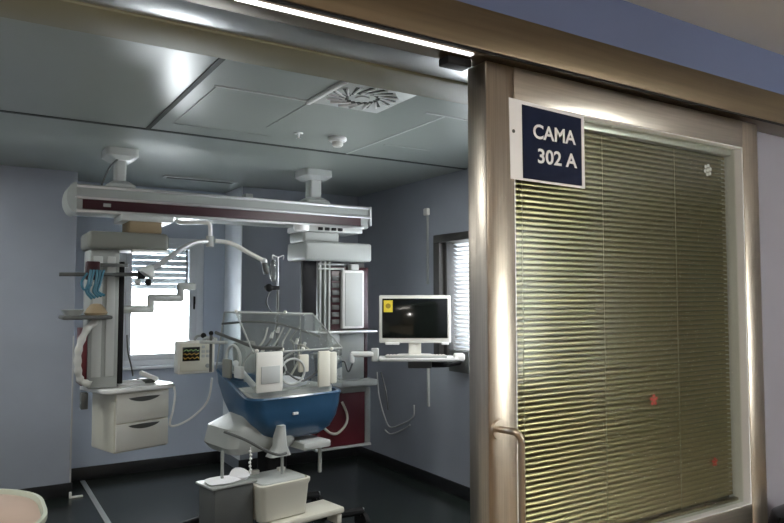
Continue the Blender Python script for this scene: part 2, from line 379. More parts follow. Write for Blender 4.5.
# swirl diffuser
vc = Vector((1.575,2.80,ZC)); vent = thing('ceiling_vent', 'square swirl air diffuser with radial slots in the ceiling', 'vent', vc)
MB().box(vc+Vector((-.20,-.20,-.008)), vc+Vector((.20,.20,0)), .003).build('faceplate', 'lgrey', vent)
sl = MB()
for k in range(16):
    a = 2*PI*k/16
    m = Matrix.Translation(vc) @ Matrix.Rotation(a, 4, 'Z') @ Matrix.Translation((.115,0,0)) @ Matrix.Rotation(.5, 4, 'Z')
    sl.box((-.055,-.0095,-.0105), (.055,.0095,-.0075), 0, mtx=m)
sl.build('swirl_slots', 'seam', vent)
va = MB()
for k in range(16):
    a = 2*PI*k/16+.12
    m = Matrix.Translation(vc) @ Matrix.Rotation(a, 4, 'Z') @ Matrix.Translation((.125,0,0)) @ Matrix.Rotation(.5, 4, 'Z')
    va.box((-.05,-.006,-.016), (.05,.002,-.0078), 0, mtx=m)
va.build('swirl_vanes', 'white', vent)
MB().cyl(vc+Vector((0,0,-.013)), vc, .035, 24).build('hub', 'lgrey', vent)
MB().box((1.385,2.62,ZC-.012), (1.405,3.03,ZC), .002).build('edge_trim', 'white', vent)
# detector and sprinkler
dc = Vector((1.865,3.62,ZC)); det = thing('smoke_detector', 'round white smoke detector on the ceiling', 'smoke detector', dc)
MB().lathe(dc, [(.001,-.001), (.055,-.001), (.055,-.018), (.046,-.026), (.001,-.026)]).build('base', 'white', det)
MB().lathe(dc, [(.001,-.026), (.034,-.026), (.034,-.046), (.024,-.056), (.001,-.058)]).build('sensor_cap', 'offw', det)
pc = Vector((1.612,3.63,ZC)); sp = thing('ceiling_sprinkler', 'tiny pale sprinkler head left of the smoke detector', 'sprinkler', pc)
MB().lathe(pc, [(.001,-.001), (.028,-.001), (.024,-.008), (.001,-.008)]).build('escutcheon', 'lgrey', sp)
MB().lathe(pc, [(.001,-.008), (.008,-.008), (.008,-.03), (.016,-.034), (.001,-.036)]).build('head', 'alu', sp)
lvn = thing('slot_vent', 'long narrow dark slot vent in the ceiling before the window', 'vent', (1.58,5.5,ZC))
MB().box((1.28,5.46,ZC-.010), (1.88,5.56,ZC), .002).build('frame', 'lgrey', lvn)
MB().box((1.31,5.485,ZC-.0125), (1.85,5.535,ZC-.0095)).build('slot', 'seam', lvn)
# luminaires: those in the room are added fill, out of view
for x, y, h, mm, lab in ((-.55,2.7,.30,'fillr','added unseen rectangular fill light above the left of the room'), (-.55,4.6,.30,'fillr','added unseen rectangular fill light near the back left of the room'),
        (2.72,2.40,.25,'fillq','added square fill light hidden behind the door above the right of the room'), (2.90,3.10,.20,'fillq','added smaller square fill light hidden near the right wall window')):
    t = thing('ceiling_light', lab, 'light', (x,y,ZC))
    MB().box((x-h,y-h,ZC-.03), (x+h,y+h,ZC), .004).build('housing', 'white', t)
    MB().box((x-h+.03,y-h+.03,ZC-.036), (x+h-.03,y+h-.03,ZC-.0305)).build('diffuser', mm, t)
for x, y, lab in ((-.9,-.3,'lit corridor ceiling luminaire left of the door'), (1.0,-.7,'lit corridor ceiling luminaire opposite the door')):
    t = thing('ceiling_light', lab, 'light', (x,y,2.43))
    MB().box((x-.6,y-.16,2.40), (x+.6,y+.16,2.43), .004).build('housing', 'white', t)
    MB().box((x-.57,y-.13,2.394), (x+.57,y+.13,2.3995)).build('diffuser', 'lampl' if x < 0 else 'lamp', t)

# ================================================================== CEILING SUPPLY BEAM
beam = thing('ceiling_supply_beam', 'long horizontal medical supply beam with maroon strip hung from the ceiling', 'medical supply beam', (1.57,4.7,2.02))
bx0, bx1, by0, by1, bz0, bz1 = .50, 2.655, 4.58, 4.84, 2.025, 2.205
MB().box((bx0+.02,by0+.006,bz0), (bx1-.01,by1,bz1), .02, 3).build('beam_body', 'mgrey', beam)
MB().box((bx0+.03,by0-.004,2.180), (bx1,by0+.03,2.200), .006).build('rail', 'alu', beam)
MB().box((bx0+.03,by0-.006,2.108), (bx1,by0+.03,2.124), .005).build('rail', 'alu', beam)
MB().box((bx0+.03,by0-.004,2.024), (bx1-.06,by0+.03,2.044), .006).build('rail', 'alu', beam)
MB().box((bx0+.08,by0-.001,2.046), (bx1-.09,by0+.02,2.107)).build('maroon_strip', 'dmaroon', beam)
e = MB(); pr = [(bx0+.05,by0-.006,bz1)]
pts = [(bx0+.045+.055*math.cos(a), by0-.006, (bz0+bz1)/2+.096*math.sin(a)) for a in [PI/2+PI*k/14 for k in range(15)]]
e.prism(pts, (0,.27,0)).build('end_cap', 'mgrey', beam)
MB().box((bx1-.012,by0-.005,2.05), (bx1+.010,by1,bz1), .008).build('end_cap', 'alu', beam)
MB().box((.70,by0-.004,2.066), (.745,by0,2.088), .002).build('badge', 'mgrey', beam)
# wall-like duct box seen on top at the middle
MB().box((1.66,4.66,bz1), (1.72,4.74,2.24), .006).build('top_bracket', 'lgrey', beam)
for xc, wd in ((.815,.035), (2.215,.05)):
    MB().loft([rrect(xc,4.70,wd,.05,.02,z) for z in (bz1,ZC-.04)]).build('drop_column', 'lgrey', beam)
    MB().loft([rrect(xc,4.70,wd+.03,.085,.03,ZC-.075), rrect(xc,4.70,wd+.065,.11,.03,ZC-.05), rrect(xc,4.70,wd+.065,.11,.03,ZC-.001)]).build('ceiling_cover', 'lgrey', beam)
    MB().loft([rrect(xc,4.70,wd+.055,.10,.03,bz1), rrect(xc,4.70,wd+.05,.095,.03,bz1+.02), rrect(xc,4.70,wd+.015,.06,.02,bz1+.045)]).build('foot_flange', 'lgrey', beam)
MB().tube([(.80,4.63,2.40), (.74,4.61,2.33), (.70,4.62,2.23), (.70,4.66,2.2)], .006, 8).build('cable', 'dgrey', beam)

# ================================================================== LEFT EQUIPMENT COLUMN
cl = thing('equipment_column', 'grey service column with shelf and drawer cabinet under the left end of the beam', 'medical column', (.72,4.62,.5))
MB().box((.85,4.52,1.905), (1.05,4.78,2.024), .01).build('carriage', 'tan', cl)
MB().box((.80,4.50,1.98), (1.12,4.80,2.024), .008).build('carriage_plate', 'lgrey', cl)
MB().box((.60,4.48,1.79), (1.09,4.82,1.905), .03, 3).build('head_box', 'kgrey', cl)
MB().box((.86,4.475,1.782), (1.085,4.52,1.796), .004).build('head_edge', 'white', cl)
MB().box((.625,4.55,.93), (.80,4.80,1.80), .012).build('column_body', 'mgrey', cl)
MB().box((.645,4.543,1.0), (.70,4.55,1.75), .003).build('front_channel', 'lgrey', cl)
MB().box((.725,4.543,1.0), (.775,4.55,1.75), .003).build('front_channel', 'lgrey', cl)
MB().box((.803,4.56,.95), (.832,4.78,1.72), .004).build('side_strip', 'black', cl)
MB().box((.590,4.56,.95), (.623,4.78,1.30), .004).build('side_panel', 'maroon', cl)
r_ = MB(); r_.cyl((.45,4.50,1.632), (.98,4.50,1.640), .012, 12).box((.66,4.495,1.62), (.69,4.55,1.65)).box((.77,4.495,1.62), (.79,4.55,1.65))
r_.build('horizontal_rail', 'dgrey', cl)
MB().box((.60,4.49,1.685), (.84,4.515,1.705), .003).build('upper_rail', 'dgrey', cl)
MB().box((.595,4.47,1.60), (.675,4.53,1.715), .008).build('rail_clamp', 'dmaroon', cl)
MB().box((.90,4.48,1.61), (.945,4.52,1.665), .006).build('rail_clamp', 'black', cl)
MB().sph((.965,4.50,1.59), .022).build('rail_knob', 'black', cl)
MB().sph((.90,4.50,1.59), .020).build('rail_knob', 'lgrey', cl)
MB().box((.46,4.36,1.362), (.735,4.60,1.385), .01).build('side_shelf', 'dgrey', cl)
# articulated arm to the right, in front of the window
a = MB()
a.box((.78,4.66,1.39), (1.03,4.71,1.44), .015).box((1.00,4.66,1.39), (1.045,4.71,1.515), .015).box((1.01,4.66,1.465), (1.23,4.71,1.515), .015).box((1.195,4.66,1.465), (1.24,4.71,1.592), .015).box((1.20,4.66,1.542), (1.32,4.71,1.592), .015)
a.build('stepped_arm', 'lgrey', cl)
MB().cyl((.805,4.685,1.32), (.805,4.685,1.47), .035, 16).build('arm_hub', 'lgrey', cl)
# drawer cabinet (rotated about 16 deg)
RZ = math.radians(16.4); O = Vector((.786,4.527,0)); CM = Matrix.Translation(O) @ Matrix.Rotation(RZ, 4, 'Z')
cw, cd = .374, .325
k = MB(); k.box((0,.012,.518), (cw,cd,.895), .012, mtx=CM); cab = k.build('drawer_cabinet', 'cream', cl)
for z0, z1 in ((.705,.888), (.528,.697)):
    d = MB(); d.box((.008,-.004,z0), (cw-.008,.012,z1), .006, mtx=CM); d.build('drawer', 'offw', cab)
    hp = []; zc = z0+.15 if z0 > .6 else z0+.155
    N = 14
    x0, x1 = (.085,.30)
    up_ = [(x0+(x1-x0)*i/N, zc+.004*math.sin(PI*i/N)) for i in range(N+1)]
    lo_ = [(x0+(x1-x0)*i/N, zc-.026*math.sin(PI*i/N)**.7-.001) for i in range(N, -1, -1)]
    pl = [CM @ Vector((x, -.0065, z)) for x, z in up_+lo_[1:-1]]
    hm = MB(); hm.prism(pl, CM.to_3x3() @ Vector((0,.004,0))); hm.build('drawer_handle', 'dgrey', cab)
tp = MB()
prof = [rrect(cw/2-.03, cd/2-.01, cw/2+.055, cd/2+.035, .05, z) for z in (.900,.925)]
prof = [[p-Vector((cw/2-.03, cd/2-.01, 0)) for p in prof[0]], [p-Vector((cw/2-.03, cd/2-.01, 0)) for p in prof[1]]]
tp = MB(); cc = Vector((cw/2-.03, cd/2-.01, 0))
tp.loft([[CM @ (p*sc+cc+Vector((0,0,z-p.z*sc))) for p in prof[0]] for sc, z in ((.97,.896), (1,.904), (1,.920), (.98,.926))])
tp.build('worktop', 'white', cl)
MB().box((.60,4.60,.80), (.64,4.66,.90), .004).build('cabinet_bracket', 'dgrey', cl)

# things on the left column
c_ = MB()
for i in range(5):
    x = .62+.018*i; dx = .015*random.uniform(-1,1)
    c_.tube([(x,4.455,1.66), (x+dx-.01,4.43,1.58), (x-.02+dx,4.43,1.53), (x+.005,4.43,1.485+.005*i)], .008, 8)
c_.tube([(.60,4.46,1.64), (.565,4.43,1.585), (.58,4.42,1.54), (.62,4.43,1.57)], .007, 8)
tag(c_.build('cable_bundle', 'teal'), 'bundle of dark teal cables hanging from the left column rail clamp', 'cables')
pk = MB(); pk.loft([[Vector((.655,4.47,0))+Vector((math.cos(2*PI*q/16)*rx, math.sin(2*PI*q/16)*rx*.8, z)) for q in range(16)] for rx, z in ((.06,1.386), (.068,1.40), (.05,1.43), (.03,1.452), (.01,1.457))])
tag(pk.build('tan_packet', 'tan'), 'soft tan packet lying on the small side shelf of the left column', 'packet')
dsh = MB(); dsh.loft([rrect(.522,4.45,hx,hy,.03,z) for hx,hy,z in ((.04,.06,1.386), (.058,.08,1.420), (.053,.075,1.420), (.035,.055,1.391))])
tag(dsh.build('kidney_dish', 'mgrey'), 'greenish grey shallow dish on the left end of the side shelf', 'dish')
hs = MB(); 
path = [(.66,4.46,1.352), (.60,4.43,1.30), (.56,4.42,1.20), (.555,4.43,1.09), (.575,4.45,1.00), (.63,4.44,.97)]
hs.tube(path, .022, 12, 10, rfun=lambda t: .021+.0025*math.sin(t*260))
tag(hs.build('breathing_hose', 'hose'), 'pale corrugated breathing hose looping down beside the left column', 'hose')
def cabpt(x, y, z): return CM @ Vector((x, y, z))
gd = thing('handheld_device', 'small white and black device standing on the drawer cabinet top', 'device', cabpt(.27,.12,.926))
p0 = cabpt(.27,.12,.926)
MB().box(p0+Vector((-.055,-.035,0)), p0+Vector((.055,.035,.03)), .01, rz=.3).build('cradle', 'dgrey', gd)
m_ = MB(); m_.box(p0+Vector((-.07,-.03,.03)), p0+Vector((.06,.03,.062)), .016, 3, mtx=Matrix.Translation(p0) @ Matrix.Rotation(.45, 4, 'Y') @ Matrix.Translation(-p0)); m_.build('handset', 'white', gd)
p1 = cabpt(.13,.10,.926); ct = MB()
ct.loft([[p1+Vector((math.cos(2*PI*q/20)*rx*(1+.12*math.sin(3*q)), math.sin(2*PI*q/20)*rx*.7, z)) for q in range(20)] for rx, z in ((.10,.0005), (.105,.012), (.085,.026), (.02,.031))])
tag(ct.build('folded_cloth', 'cloth'), 'white folded cloth lying on the drawer cabinet top', 'cloth')
wc = MB(); wc.tube([atY(174,386,4.66), atY(175,395,4.62), atY(173,410,4.6), atY(170,425,4.62), atY(180,424,4.62), atY(195,415,4.6), atY(208,400,4.55), atY(212,378,4.5)], .0075, 8)
tag(wc.build('power_cable', 'white'), 'white cable drooping from the drawer cabinet up to the patient monitor', 'cable')
dc_ = MB(); dc_.tube([atY(127,335,4.7), atY(128,352,4.72), atY(131,365,4.72), atY(133,376,4.70)], .005, 8)
tag(dc_.build('thin_cable', 'dgrey'), 'thin dark cable hanging in front of the window beside the left column', 'cable')

# ================================================================== RIGHT EQUIPMENT COLUMN
cr = thing('equipment_column', 'tall equipment column with maroon rack and pale panel under the right end of the beam', 'medical column', (2.4,4.7,.36))
MB().box((2.05,4.52,1.98), (2.55,4.82,2.024), .01).build('carriage_plate', 'lgrey', cr)
MB().box((2.06,4.54,1.90), (2.36,4.80,1.985), .02, 3).build('carriage', 'mgrey', cr)
for i in range(4): MB().box((2.17+.055*i,4.508,1.99), (2.205+.055*i,4.53,2.012), .002).build('socket', 'black', cr)
nz = MB(); nz.loft([[Vector((2.04+.06*math.cos(2*PI*q/16)*s_, 4.53+.05*math.sin(2*PI*q/16)*s_, z)) for q in range(16)] for s_, z in ((.3,1.975), (.9,1.98), (1,2.0), (1,2.02))])
nz.build('swivel_cap', 'white', cr)
MB().box((2.06,4.50,1.765), (2.62,4.84,1.905), .02, 3).build('head_box', 'mgrey', cr)
MB().box((2.085,4.60,1.36), (2.20,4.64,1.765), .004).build('black_cheek', 'black', cr)
MB().box((2.20,4.66,1.24), (2.645,4.82,1.765), .006).build('rack_body', 'dgrey', cr)
for x in (2.212, 2.252, 2.288): MB().box((x,4.58,1.24), (x+.018,4.66,1.765), .003).build('rack_rail', 'mgrey', cr)
for z in (1.70, 1.735): MB().box((2.20,4.575,z), (2.42,4.60,z+.014), .003).build('cross_rail', 'mgrey', cr)
MB().box((2.32,4.60,1.245), (2.645,4.66,1.725), .004).build('rack_panel', 'dmaroon', cr)
for i in range(7):
    MB().box((2.325,4.590,1.29+.055*i), (2.385,4.602,1.325+.055*i), .002).build('outlet', 'dgrey', cr)
MB().box((2.395,4.555,1.255), (2.585,4.60,1.70), .012).build('pale_panel', 'white', cr)
MB().box((2.415,4.549,1.275), (2.565,4.556,1.68), .004).build('panel_inset', 'lgrey', cr)
MB().box((2.46,4.54,1.70), (2.53,4.60,1.745), .008).build('panel_hook', 'lgrey', cr)
MB().box((2.24,4.50,1.222), (2.67,4.82,1.242), .006).build('shelf', 'alu', cr)
MB().box((2.385,4.58,.865), (2.60,4.80,1.222), .01).build('column_body', 'mgrey', cr)
MB().box((2.61,4.60,.865), (2.64,4.78,1.222), .004).build('side_strip', 'dmaroon', cr)
MB().box((2.36,4.50,.82), (2.67,4.82,.868), .008).build('shelf', 'lgrey', cr)
MB().box((2.40,4.56,.77), (2.60,4.80,.82), .006).build('neck_block', 'mgrey', cr)
MB().box((2.20,4.58,.375), (2.605,4.80,.775), .006).build('lower_cabinet', 'maroon', cr)
MB().box((2.607,4.58,.375), (2.655,4.80,.80), .004).build('side_panel', 'mgrey', cr)
MB().box((2.19,4.575,.355), (2.66,4.805,.374), .004).build('base_lip', 'lgrey', cr)
lc = MB(); lc.tube([atY(342,402,4.56), atY(347,414,4.55), atY(346,424,4.55), atY(338,433,4.55), atY(330,433,4.5), atY(322,426,4.42)], .010, 8)
tag(lc.build('looped_cable', 'cream'), 'cream cable looping in front of the maroon lower cabinet', 'cable')

# ================================================================== EXAMINATION LAMPS on the beam
la = thing('examination_lamp', 'jointed white spring arm with small lamp head hanging below the beam on the left', 'lamp', (1.32,4.46,1.87))
a = MB(); a.tube([(1.17,4.64,2.012), (1.20,4.60,1.995), (1.30,4.47,1.99), (1.335,4.45,1.985), (1.345,4.45,1.95), (1.345,4.45,1.86)], .014, 12, 5); a.build('support_arm', 'white', la)
MB().cyl((1.345,4.45,1.83), (1.345,4.45,1.90), .026, 16).build('pivot', 'lgrey', la)
MB().tube([(1.34,4.45,1.865), (1.22,4.42,1.845), (1.10,4.40,1.77), (1.0,4.40,1.695), (.955,4.40,1.665)], .017, 12).build('spring_arm', 'alu', la)
lp = MB(); lp.loft([[Vector((.94,4.40,1.65))+Matrix.Rotation(.6,3,'Y') @ Vector((math.cos(2*PI*q/20)*r, math.sin(2*PI*q/20)*r, z)) for q in range(20)] for r, z in ((.012,.05), (.03,.03), (.05,-.005), (.052,-.02), (.045,-.022))])
lp.build('lamp_head', 'lgrey', la)
lb = thing('examination_lamp', 'white spring arm reaching right from the beam with dark cylindrical head', 'lamp', (1.40,4.42,1.87))
MB().tube([(1.372,4.43,1.868), (1.48,4.42,1.855), (1.60,4.41,1.795), (1.70,4.40,1.745)], .015, 12).build('spring_arm', 'offw', lb)
MB().sph((1.705,4.40,1.742), .022).build('elbow', 'alu', lb)
MB().cyl((1.705,4.40,1.738), (1.728,4.40,1.655), .018, 14, .024).build('lamp_head', 'dgrey', lb)

# ================================================================== INCUBATOR
IR = math.radians(10); IO = Vector((1.365,3.69,0)); IM = Matrix.Translation(IO) @ Matrix.Rotation(IR, 4, 'Z')
inc = thing('infant_incubator', 'infant incubator with clear hood and blue boat-shaped tub in the middle of the room', 'incubator', IM @ Vector((.33,.23,0)), IR)
def I(x, y, z): return IM @ Vector((x, y, z))
TL, TD = .67, .48
def sm(t): t = max(0, min(1, t)); return t*t*(3-2*t)
def lift(x, y): return .13*sm(1-x/.38)*sm(y/TD) + .02*sm(y/TD)
def tubring(sx, sy, z, up=1.0, r=.09, ox=0):
    return [I(p.x, p.y, p.z+lift(p.x, p.y)*up) for p in rrect(TL/2+ox, TD/2, TL/2*sx, TD/2*sy, r, z)]
t = MB()
t.loft([tubring(.40,.45,.640,.1,.05,.02), tubring(.62,.66,.650,.2,.07,.02), tubring(.80,.82,.690,.45,.09,.02), tubring(.92,.93,.760,.75,.09,.01), tubring(.99,.99,.84,.95), tubring(1.0,1.0,.885), tubring(1.02,1.03,.905), tubring(1.0,1.0,.915), tubring(.95,.93,.912), tubring(.93,.91,.86)])
t.build('tub', 'tub', inc)
MB().box((.28,-.004,.80), (.315,.012,.815), .002, mtx=IM).build('badge', 'white', inc)
MB().loft([[I(*q) for q in [(p.x,p.y,p.z) for p in rrect(TL/2,TD/2,TL/2-.045,TD/2-.045,.06,z)]] for z in (.865,.93,.942)]).build('mattress', 'matt', inc)
bk = MB(); bk.loft([[I(.36+math.cos(2*PI*q/24)*.17*s_*(1+.08*math.sin(4*q)), .25+math.sin(2*PI*q/24)*.11*s_, z) for q in range(24)] for s_, z in ((1,.943), (1.03,.96), (.8,.985), (.3,1.0), (.02,1.0))])
bk.build('nest_blanket', 'cloth', inc)
# hood: glazed prism
zf, zt, hy0, hy1 = 1.175, 1.405, .015, .465
hx0, hx1 = .02, .655
def zr(x): return .925
h0 = [(hx0,hy0,zr(0)), (hx1,hy0,zr(1)), (hx1,hy1,.94), (hx0,hy1,1.05)]
top = [(hx0,hy0+.005,zf), (hx1,hy0+.005,zf), (hx1-.03,.30,zt-.02), (hx0+.04,.30,zt)]
b2 = [(hx0+.04,hy1-.02,zt-.005), (hx1-.03,hy1-.02,zt-.03)]
hd_ = MB()
hd_.poly([I(*h0[0]), I(*h0[1]), I(*top[1]), I(*top[0])])
hd_.build('front_wall', 'acryl', inc)
MB().poly([I(*top[0]), I(*top[1]), I(*top[2]), I(*top[3])]).build('sloped_lid', 'acrylt', inc)
MB().poly([I(*top[3]), I(*top[2]), I(*b2[1]), I(*b2[0])]).build('top_lid', 'acrylt', inc)
MB().poly([I(*h0[3]), I(*h0[0]), I(*top[0]), I(*top[3]), I(*b2[0])]).build('end_wall', 'acryl', inc)
MB().poly([I(*h0[1]), I(*h0[2]), I(*b2[1]), I(*top[2]), I(*top[1])]).build('end_wall', 'acryl', inc)
MB().poly([I(*h0[2]), I(*h0[3]), I(*b2[0]), I(*b2[1])]).build('rear_wall', 'acryl', inc)
fr = MB()
def bar(a, b, r=.005): fr.tube([I(*a), I(*b)], r, 8, 0)
bar(top[0], top[1], .006); bar(top[0], top[3]); bar(top[1], top[2]); bar(top[3], top[2], .006); bar(top[3], b2[0]); bar(top[2], b2[1]); bar(b2[0], b2[1]); bar(b2[0], h0[3]); bar(b2[1], h0[2])
fr.build('hood_frame', 'mgrey', inc)
# cream corner panels and posts
MB().box((.025,-.012,.95), (.20,.006,1.18), .008, mtx=IM).build('access_panel', 'offw', inc)
MB().box((.05,-.018,1.0), (.175,-.010,1.10), .004, mtx=IM).build('panel_label', 'lgrey', inc)
MB().box((.455,-.012,.945), (.545,.010,1.165), .010, mtx=IM).build('corner_post', 'cream', inc)
MB().box((.545,-.006,.96), (.60,.03,1.155), .01, mtx=IM).build('corner_post', 'cream', inc)
MB().box((.325,.005,1.045), (.395,.03,1.15), .008, mtx=IM).build('port_latch', 'cream', inc)
for x in (.275,):
    po = MB(); N = 28
    po.tube([I(x+.085*math.cos(2*PI*q/N), .004, 1.055+.075*math.sin(2*PI*q/N)) for q in range(N+1)], .007, 8, 0)
    po.build('porthole_ring', 'lgrey', inc)
po = MB(); po.tube([I(.012, .24+.085*math.cos(2*PI*q/28), 1.13+.08*math.sin(2*PI*q/28)) for q in range(29)], .008, 8, 0); po.build('porthole_ring', 'lgrey', inc)
for x, y, z in ((.03,.0,1.19), (.20,.0,1.19), (.56,.0,1.175), (.05,.28,1.41), (.40,.28,1.40), (.36,.02,1.185)):
    MB().sph(I(x,y,z), .011).build('catch_knob', 'offw', inc)
MB().tube([I(-.02,.40,1.28), I(.02,.22,1.24), I(.06,.05,1.205), I(.19,-.015,1.20)], .010, 10).build('dark_tube', 'dgrey', inc)
MB().tube([I(.22,-.01,1.06), I(.30,.0,1.01), I(.38,.02,.995), I(.48,.0,1.06)], .006, 8).build('dark_tube', 'dgrey', inc)
for k_ in range(5):
    y = .22+.045*k_
    MB().tube([I(.16+.09*k_,.36,.97), I(.14+.09*k_,.33,1.10+.02*k_), I(.20+.08*k_,y,1.22), I(.30+.06*k_,.33,1.30)], .006, 8).build('inner_tube', ('hose','dgrey','lgrey','hose','mgrey')[k_], inc)
MB().tube([I(.08,.10,.97), I(.05,.20,1.05), I(.06,.30,1.10)], .018, 10).build('inner_hose', 'white', inc)
MB().box((.10,.36,1.02), (.24,.42,1.22), .015, mtx=IM).build('sensor_module', 'mgrey', inc)
MB().box((.44,.34,.96), (.58,.42,1.12), .015, mtx=IM).build('sensor_module', 'dgrey', inc)
MB().tube([I(.04,.44,1.33), I(.20,.40,1.34), I(.34,.30,1.33), I(.46,.22,1.29), I(.60,.18,1.24)], .007, 8).build('dark_tube', 'dgrey', inc)
MB().tube([I(.30,.03,1.17), I(.27,.10,1.12), I(.33,.16,1.04), I(.30,.22,.98)], .006, 8).build('inner_tube', 'white', inc)
MB().tube([I(.42,.03,1.17), I(.40,.12,1.20), I(.45,.20,1.10), I(.41,.24,.99)], .007, 8).build('inner_tube', 'cream', inc)
for x, y, z in ((.29,.27,1.24), (.36,.31,1.27), (.43,.20,1.20), (.16,.16,1.16), (.52,.25,1.17)):
    MB().cyl(I(x,y,z), I(x+.012,y,z+.035), .013, 12, .009).build('tube_connector', 'white', inc)
# left end: dark grey bracket with rail holding tubes
MB().box((-.03,.20,1.02), (-.012,.30,1.13), .008, mtx=IM).build('end_bracket', 'kgrey', inc)
MB().box((-.035,.06,1.03), (-.012,.15,1.10), .008, mtx=IM).build('end_bracket', 'lgrey', inc)
MB().cyl(I(-.03,.44,1.04), I(-.03,.44,1.27), .009, 12).build('end_post', 'dgrey', inc)
MB().sph(I(-.03,.44,1.275), .014).build('post_knob', 'black', inc)
MB().cyl(I(-.10,.45,1.225), I(.06,.40,1.215), .010, 12).build('cross_rail', 'lgrey', inc)
# right end : rail with white holder
MB().box((.66,.10,1.09), (.70,.38,1.12), .006, mtx=IM).build('end_handle', 'lgrey', inc)
# housing below tub
hs_ = MB()
hs_.loft([[I(p.x,p.y,z) for p in rrect(cx,.24,hx,hy,.06,0)] for cx,hx,hy,z in ((.14,.21,.16,.60), (.13,.23,.18,.64), (.12,.20,.17,.74), (.16,.13,.12,.80))])
hs_.build('lower_housing', 'mgrey', inc)
MB().loft([[I(p.x,p.y,z) for p in rrect(cx,.02,hx,.04,.02,0)] for cx,hx,z in ((.19,.07,.575), (.20,.035,.63), (.20,.022,.75))]).build('front_bracket', 'lgrey', inc)
MB().tube([I(-.115,.10,.74), I(-.04,.0,.70), I(.05,-.06,.64), (I(.14,-.06,.60)), I(.20,-.05,.60)], .008, 8).build('bumper_rail', 'dgrey', inc)
MB().box((.36,.0,.575), (.56,.30,.62), .012, mtx=IM).build('side_tray', 'lgrey', inc)
MB().cyl(I(.51,.05,.42), I(.51,.05,.58), .012, 12).build('tray_leg', 'mgrey', inc)
MB().loft([[I(p.x,p.y,z) for p in rrect(.30,.26,hx,hy,.03,0)] for hx,hy,z in ((.11,.10,.16), (.10,.09,.20), (.075,.07,.22), (.075,.07,.66))]).build('lift_column', 'black', inc)
for x, y, za, zb in ((-.135,.08,.46,.64), (.205,.0,.47,.60)):
    MB().cyl(I(x,y,za), I(x,y,zb), .009, 12).build('support_rod', 'mgrey', inc)
# chassis legs with castors
for sx, sy in ((-.22,.02), (-.22,.50), (.82,.02), (.82,.50)):
    leg = MB(); leg.tube([I(.30,.26,.17), I(.30+(sx-.30)*.4,.26+(sy-.26)*.9,.155), I(sx,sy,.125)], .026, 10, 4); lg = leg.build('chassis_leg', 'black', inc)
    MB().cyl(I(sx-.012,sy,.062), I(sx+.018,sy,.062), .061, 20).build('castor', 'black', lg)
    MB().cyl(I(sx,sy,.10), I(sx,sy,.145), .016, 12).build('castor_fork', 'alu', lg)
# lower storage units
MB().box((-.215,.01,.215), (.028,.20,.452), .012, mtx=IM).build('storage_box', 'dgrey', inc)
MB().box((-.235,.0,.452), (.045,.205,.466), .006, mtx=IM).build('storage_tray', 'mgrey', inc)
bxm = IM
q = MB()
def cring(z, s, lx=0): return [I(p.x, p.y, z) for p in rrect(.20, .075, .165*s, .135*s, .035, 0)]
q.loft([cring(.235,.92), cring(.40,1.0), cring(.42,1.05), cring(.435,1.05), cring(.440,.98), cring(.425,.93)])
wb = q.build('water_box', 'cream', inc)
MB().loft([[I(p.x,p.y,z) for p in rrect(.20,.075,.165*s_,.135*s_,.035,0)] for s_, z in ((.93,.421), (.90,.443), (.78,.452))]).build('box_lid', 'tan' if False else 'lgrey', wb)
MB().box((.08,.155,.45), (.15,.185,.475), .006, mtx=IM).build('lid_latch', 'offw', wb)
MB().box((.26,.12,.45), (.31,.15,.472), .006, mtx=IM).build('lid_latch', 'offw', wb)
MB().box((.10,-.10,.19), (.59,.12,.228), .012, mtx=IM).build('foot_shelf', 'cream', inc)
for x in (.13, .54): MB().box((x,-.09,.13), (x+.035,.10,.19), .006, mtx=IM).build('shelf_support', 'cream', inc)
# things on the tray
def blob(c, rx, ry, rz, seed, n=18):
    random.seed(seed); ph = random.random()*6; R=[]
    for s_, z in ((.8,0), (1,.35), (.85,.7), (.5,.95), (.05,1)):
        R.append([c+Vector((math.cos(2*PI*k/n)*rx*s_*(1+.16*math.sin(3*2*PI*k/n+ph)), math.sin(2*PI*k/n)*ry*s_*(1+.12*math.sin(2*2*PI*k/n+ph)), z*rz)) for k in range(n)])
    return R
m_ = MB(); m_.loft(blob(I(-.13,.09,.4665), .105, .085, .024, 3)).loft(blob(I(-.02,.10,.4667), .055, .07, .055, 5))
tag(m_.build('crumpled_cloth', 'cloth'), 'crumpled white cloth on the low dark tray of the incubator', 'cloth')
ch = MB(); 
for k_ in range(7):
    p = I(.03+.004*math.sin(k_*1.7), .06, .49+k_*.021); ch.sph(p, .0085, (1,1,.9))
ch.tube([I(.03,.06,.485), I(.03,.06,.64)], .003, 6, 0)
tag(ch.build('ball_chain', 'white'), 'short white bead chain hanging over the low dark tray', 'chain')
# rod / drip stand at back
iv = thing('drip_stand', 'slim pole with drip chamber and dark clip behind the incubator hood', 'drip stand', (1.84,4.48,0))
MB().cyl((1.84,4.48,.06), (1.84,4.48,1.57), .010, 12).build('pole', 'dgrey', iv)
MB().cyl((1.84,4.48,1.55), (1.84,4.48,1.78), .006, 12).build('upper_pole', 'alu', iv)
MB().tube([(1.80,4.48,1.76), (1.80,4.48,1.79), (1.84,4.48,1.775), (1.88,4.48,1.79), (1.88,4.48,1.76)], .004, 8).build('hook', 'alu', iv)
MB().lathe((1.80,4.47,0), [(.001,1.60), (.010,1.60), (.022,1.63), (.024,1.70), (.018,1.74), (.004,1.758), (.001,1.758)]).build('drip_chamber', 'acrylt', iv)
MB().box((1.74,4.46,1.545), (1.85,4.49,1.575), .008).build('clip', 'black', iv)
MB().sph((1.765,4.455,1.56), .028).build('clip_knob', 'black', iv)
MB().tube([(1.77,4.46,1.53), (1.745,4.45,1.46), (1.78,4.46,1.40), (1.80,4.46,1.38)], .005, 8).build('drip_line', 'dgrey', iv)
